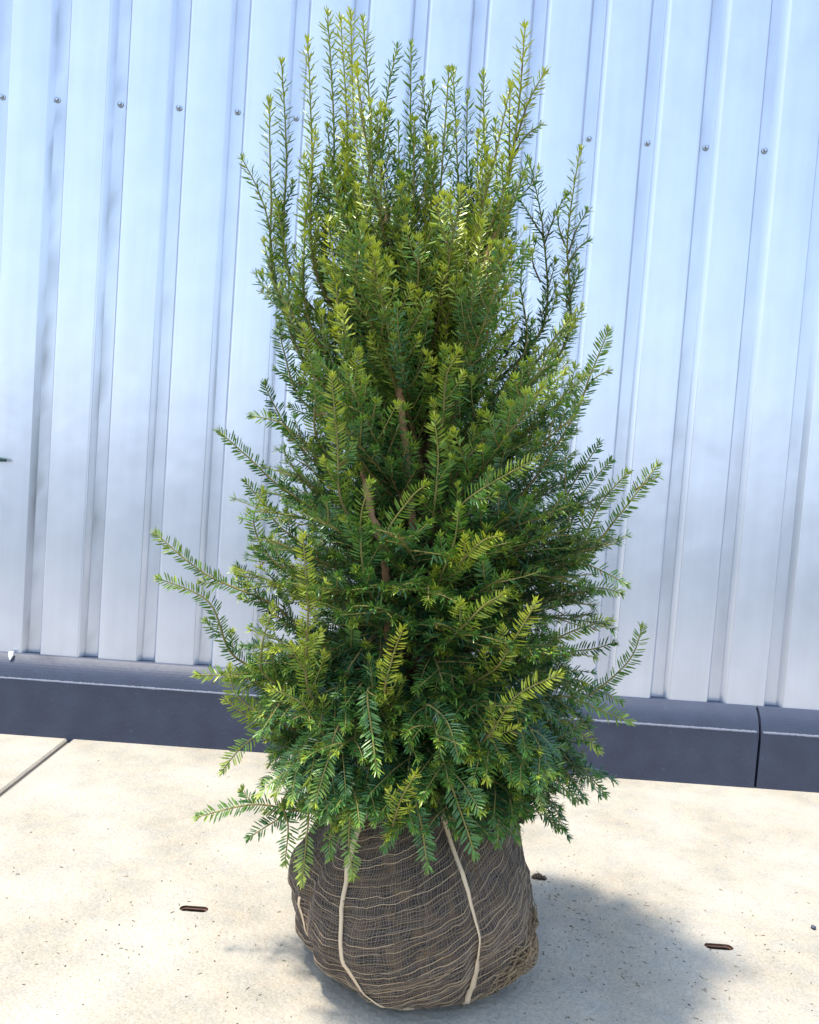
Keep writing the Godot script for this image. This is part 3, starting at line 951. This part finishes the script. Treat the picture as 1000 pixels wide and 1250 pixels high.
func build_root_ball(yew: Node3D):
	lump.seed = 71
	lump.frequency = 1.0
	lump.fractal_octaves = 2
	var s := SurfaceTool.new()
	s.begin(Mesh.PRIMITIVE_TRIANGLES)
	s.set_smooth_group(0)
	var U := 120
	var V := 44
	for j in V + 1:
		for k in U + 1:
			var h := 0.397 * (1.0 - pow(1.0 - float(j) / V, 1.5))
			s.add_vertex(ball_point(TAU * (k % U) / U, h))
	var c0 := (U + 1) * (V + 1)
	s.add_vertex(Vector3(0, 0.0, 0))
	for j in V:
		for k in U:
			var a := j * (U + 1) + k
			var b := a + U + 1
			for q in [a, a + 1, b, a + 1, b + 1, b]: s.add_index(q)
	for k in U:
		for q in [c0, k + 1, k]: s.add_index(q)
	s.generate_normals()
	var ball := put("root_ball", s.commit(), mats.soil, yew)
	tag(ball, "earthy root ball wrapped in netted burlap", "", "")
	# the net: many fine threads, and pale cords laid aslant round the ball
	var wob := FastNoiseLite.new()
	wob.seed = 9
	wob.frequency = 1.2
	wob.fractal_type = FastNoiseLite.FRACTAL_NONE
	var cords := Soup.new()
	var H := -0.15
	var row := 0
	while H < 0.53:
		var strong := row % 5 == 0 or rng.randf() < 0.06
		var pts := []
		var M := 180
		var col := Color(0.36, 0.255, 0.155) if strong else Color(0.17, 0.128, 0.096)
		var lum := rng.randf_range(0.55, 1.25)
		col = Color(col.r * lum, col.g * lum, col.b * lum)
		for k in M + 1:
			var phi := TAU * k / M
			var hh := H + 0.12 * sin(phi - 0.85 + PI) + 0.012 * wob.get_noise_2d(cos(phi) * 0.8 + H * 2.0, sin(phi) * 0.8) + 0.0022 * wob.get_noise_2d(phi * 3.0 + row * 7.3, H * 200.0) + 0.0012 * wob.get_noise_2d(phi * 22.0 + row * 3.1, H * 90.0)
			if hh < 0.006 or hh > 0.38:
				if pts.size() > 2: cords.tube(pts, 0.0009 if strong else 0.0006, 0.0009 if strong else 0.0006, 4, col, col)
				pts = []
				continue
			pts.append(ball_point(phi, hh, 0.0012 + 0.0012 * wob.get_noise_2d(phi * 9.0, H * 200.0)))
		if pts.size() > 2: cords.tube(pts, 0.0009 if strong else 0.0006, 0.0009 if strong else 0.0006, 4, col, col)
		H += 0.0030 * rng.randf_range(0.6, 1.45)
		row += 1
	var net := put("netting", cords.mesh(), mats.fibre, ball)
	net.set_meta("kind", "stuff")
	var threads := Soup.new()
	for k in 270:
		var phi0 := TAU * k / 270.0 + rng.randf_range(-0.006, 0.006)
		var pts := []
		for q in 36:
			var h := 0.006 + 0.372 * q / 35.0
			pts.append(ball_point(phi0 + (h - 0.2) * 0.5 + 0.02 * wob.get_noise_2d(phi0 * 4.0, h * 30.0), h, 0.0009))
		var lum := rng.randf_range(0.7, 1.3)
		var col := Color(0.18 * lum, 0.142 * lum, 0.118 * lum)
		threads.tube(pts, 0.0007, 0.0007, 3, col, col)
	var th := put("burlap_thread", threads.mesh(), mats.fibre, ball)
	th.set_meta("kind", "stuff")
	# straps
	for S in [[[2.34, 0.36], [2.25, 0.27], [2.22, 0.19], [2.14, 0.11], [1.93, 0.045], [1.70, 0.016], [1.52, 0.006]], [[1.32, 0.37], [1.20, 0.28], [1.08, 0.17], [1.05, 0.08], [1.05, 0.004]], [[2.72, 0.16], [2.66, 0.10], [2.52, 0.045], [2.36, 0.015]]]:
		var cv := Curve2D.new()
		for k in S.size():
			var a := Vector2(S[maxi(k - 1, 0)][0], S[maxi(k - 1, 0)][1])
			var b := Vector2(S[mini(k + 1, S.size() - 1)][0], S[mini(k + 1, S.size() - 1)][1])
			cv.add_point(Vector2(S[k][0], S[k][1]), (a - b) / 6.0, (b - a) / 6.0)
		var L := cv.get_baked_length()
		var sp := []
		for k in 41:
			var q := cv.sample_baked(L * k / 40.0)
			sp.append(ball_point(q.x, q.y, 0.0035))
		var sol := Solid.new()
		sol.st.set_smooth_group(0)
		var ring := []
		for k in 41:
			var t: Vector3 = ((sp[mini(k + 1, 40)] as Vector3) - sp[maxi(k - 1, 0)]).normalized()
			var o: Vector3 = Vector3(sp[k].x, 0.0, sp[k].z).normalized()
			var w := t.cross(o).normalized()
			o = w.cross(t).normalized()
			# the ribbon turns on edge here and there
			var tw := 0.8 * sin(k * 0.16 + S[0][0] * 3.0)
			var w2 := (w * cos(tw) + o * sin(tw))
			var o2 := (o * cos(tw) - w * sin(tw))
			var hw := 0.0050 + 0.0014 * sin(k * 0.21 + S[0][0])
			if S[0][1] < 0.2: hw = 0.0026
			ring.append([sp[k] - w2 * hw + o2 * 0.0008, sp[k] + w2 * hw + o2 * 0.0008, sp[k] + w2 * hw - o2 * 0.0008, sp[k] - w2 * hw - o2 * 0.0008])
		for k in 40:
			for e in 4:
				sol.quad(ring[k][e], ring[k][(e + 1) % 4], ring[k + 1][(e + 1) % 4], ring[k + 1][e])
		put("strap", sol.done(), mats.strap, ball)
	# frayed bundle of cords where the cloth is gathered, low at the right
	var fray := Soup.new()
	for k in 150:
		var phi := 0.52 + rng.randfn() * 0.15
		var h := clampf(0.085 + rng.randfn() * 0.022 - (phi - 0.52) * 0.12, 0.015, 0.16)
		var pts := []
		var da := rng.randf_range(-0.04, 0.08)
		var dh := rng.randf_range(-0.006, 0.010)
		var off := rng.randf_range(0.001, 0.012)
		for q in 9:
			var f := q / 8.0
			pts.append(ball_point(phi + da * q * 0.4 + 0.045 * sin(q * 1.5 + k), clampf(h + dh * q * 0.6 + 0.011 * sin(q * 1.3 + k * 2.0), 0.006, 0.2), off * sin(f * PI) + 0.002))
		var lum := rng.randf_range(0.6, 1.15)
		var col := Color(0.30 * lum, 0.21 * lum, 0.125 * lum)
		fray.tube(pts, 0.0009, 0.0009, 4, col, col)
	var fr := put("frayed_cords", fray.mesh(), mats.fibre, ball)
	fr.set_meta("kind", "stuff")
	# crumbs of earth clinging to the shoulder
	var clod := crumb_mesh(0.014, 4)
	for q in [[-0.12, 0.30, 1.0], [-0.16, 0.285, 0.7], [0.0, 0.31, 0.6]]:
		var c := put("soil_crumb", clod, mats.soil, ball, ball_point(q[0], q[1], 0.006))
		c.scale = Vector3.ONE * q[2]

func crumb_mesh(r: float, sd: int) -> ArrayMesh:
	var sp := SphereMesh.new()
	sp.radius = r
	sp.height = r * 1.5
	sp.radial_segments = 14
	sp.rings = 8
	var arr := sp.get_mesh_arrays()
	var nz := FastNoiseLite.new()
	nz.seed = sd
	nz.frequency = 0.9 / r
	var v: PackedVector3Array = arr[Mesh.ARRAY_VERTEX]
	for k in v.size(): v[k] *= 1.0 + 0.55 * nz.get_noise_3dv(v[k])
	arr[Mesh.ARRAY_VERTEX] = v
	var m := ArrayMesh.new()
	m.add_surface_from_arrays(Mesh.PRIMITIVE_TRIANGLES, arr)
	var t := SurfaceTool.new()
	t.create_from(m, 0)
	t.generate_normals()
	return t.commit()

# ---------------------------------------------------------------- litter
func build_litter():
	# crumbled earth and fallen needles on the slabs
	var grit := Soup.new()
	var spots := [[700, 1130, 0.16, 420], [760, 1190, 0.24, 420], [660, 1080, 0.10, 130], [300, 1190, 0.30, 520], [120, 1120, 0.28, 380], [480, 1260, 0.25, 200], [850, 1080, 0.4, 160], [250, 1040, 0.3, 200], [950, 1200, 0.25, 140], [350, 1130, 0.10, 60]]
	for sp in spots:
		var c := on_ground(sp[0], sp[1])
		for k in sp[3]:
			var p := c + Vector3(rng.randfn() * sp[2], 0, rng.randfn() * sp[2] * 0.8)
			if p.z < KERB_Z + 0.02 or Vector2(p.x - BALL.x, p.z - BALL.z).length() < 0.215: continue
			if sp[0] < 600 and rng.randf() < 0.5: continue
			var r := 0.0005 + 0.0015 * pow(rng.randf(), 3.5)
			p.y = r * 0.4
			var t := rng.randf()
			var col := Color(0.06, 0.05, 0.045).lerp(Color(0.16, 0.10, 0.05), t)
			var a := rng.randf() * TAU
			var d := Vector3(cos(a), 0, sin(a))
			if rng.randf() < 0.14:
				var L := rng.randf_range(0.004, 0.011)
				if rng.randf() < 0.3: col = Color(0.07, 0.09, 0.03)
				grit.tube([p - d * L * 0.5, p + Vector3(0, 0.0006, 0), p + d * L * 0.5], 0.0008, 0.0006, 4, col, col)
			else:
				grit.tube([p - d * r, p - d * r * 0.4 + Vector3(0, r * 0.2, 0), p + d * r * 0.5, p + d * r], r * 0.5, r * 0.6, 5, col, col)
	var g := put("soil_litter", grit.mesh(), mats.fibre, self)
	tag(g, "crumbs of dark soil and fallen needles scattered on concrete", "litter", "", "stuff")
	# a small clod beside the ball
	var q := on_ground(657, 1072)
	var cl := base("soil_clod", q)
	tag(cl, "small crumbly brown soil clod on concrete beside the root ball", "soil")
	for e in [[0, 0, 0.010], [0.013, 0.004, 0.007], [-0.011, 0.003, 0.006], [0.006, -0.009, 0.005]]:
		put("crumb", crumb_mesh(e[2], int(e[2] * 1000)), mats.soil, cl, Vector3(e[0], e[2] * 0.55, e[1]))
	var pq := on_ground(993, 1134)
	var peb := put("pebble", crumb_mesh(0.006, 3), mats.plinth, self, pq + Vector3(0, 0.004, 0))
	tag(peb, "small dark pebble lying alone on bare concrete", "pebble")

func _ready():
	rng.seed = 20240611
	view = Basis.from_euler(Vector3(deg_to_rad(PITCH), 0, deg_to_rad(ROLL)))
	var cam := Camera3D.new()
	cam.name = "camera"
	cam.fov = rad_to_deg(2.0 * atan(625.0 / FOCAL))
	cam.near = 0.05
	cam.far = 500.0
	add_child(cam)
	cam.transform = Transform3D(view, EYE)
	cam.current = true
	var sky_mat := PhysicalSkyMaterial.new()
	sky_mat.rayleigh_coefficient = 2.0
	sky_mat.mie_coefficient = 0.007
	sky_mat.mie_eccentricity = 0.72
	sky_mat.turbidity = 10.0
	sky_mat.energy_multiplier = 4.0
	sky_mat.ground_color = Color(0.3, 0.3, 0.3)
	var sky := Sky.new()
	sky.sky_material = sky_mat
	var env := Environment.new()
	env.background_mode = Environment.BG_SKY
	env.sky = sky
	env.background_energy_multiplier = 1.4
	env.tonemap_mode = Environment.TONE_MAPPER_LINEAR
	env.tonemap_exposure = 3.3
	env.sdfgi_enabled = true
	env.ssao_enabled = true
	env.ssil_enabled = true
	var we := WorldEnvironment.new()
	we.name = "world_environment"
	we.environment = env
	add_child(we)
	var sun := DirectionalLight3D.new()
	sun.name = "sun"
	sun.light_energy = 0.7
	sun.light_color = Color(1.0, 0.965, 0.90)
	sun.light_angular_distance = 4.0
	sun.shadow_enabled = true
	add_child(sun)
	var el := deg_to_rad(73.0)
	var az := deg_to_rad(6.0)
	var dir := Vector3(cos(el) * cos(az), -sin(el), -cos(el) * sin(az))
	sun.basis = Basis.looking_at(dir, Vector3.UP)

	make_materials()
	build_ground()
	build_wall()
	build_plinth()
	build_yew()
	build_litter()
	var tris := 0
	for o in find_children("*", "MeshInstance3D", true, false):
		if o.mesh is ArrayMesh and o.name.begins_with("needles"): tris += o.mesh.surface_get_array_index_len(0) / 3
	print("needle triangles ", tris)
	print("built in ms ", Time.get_ticks_msec())
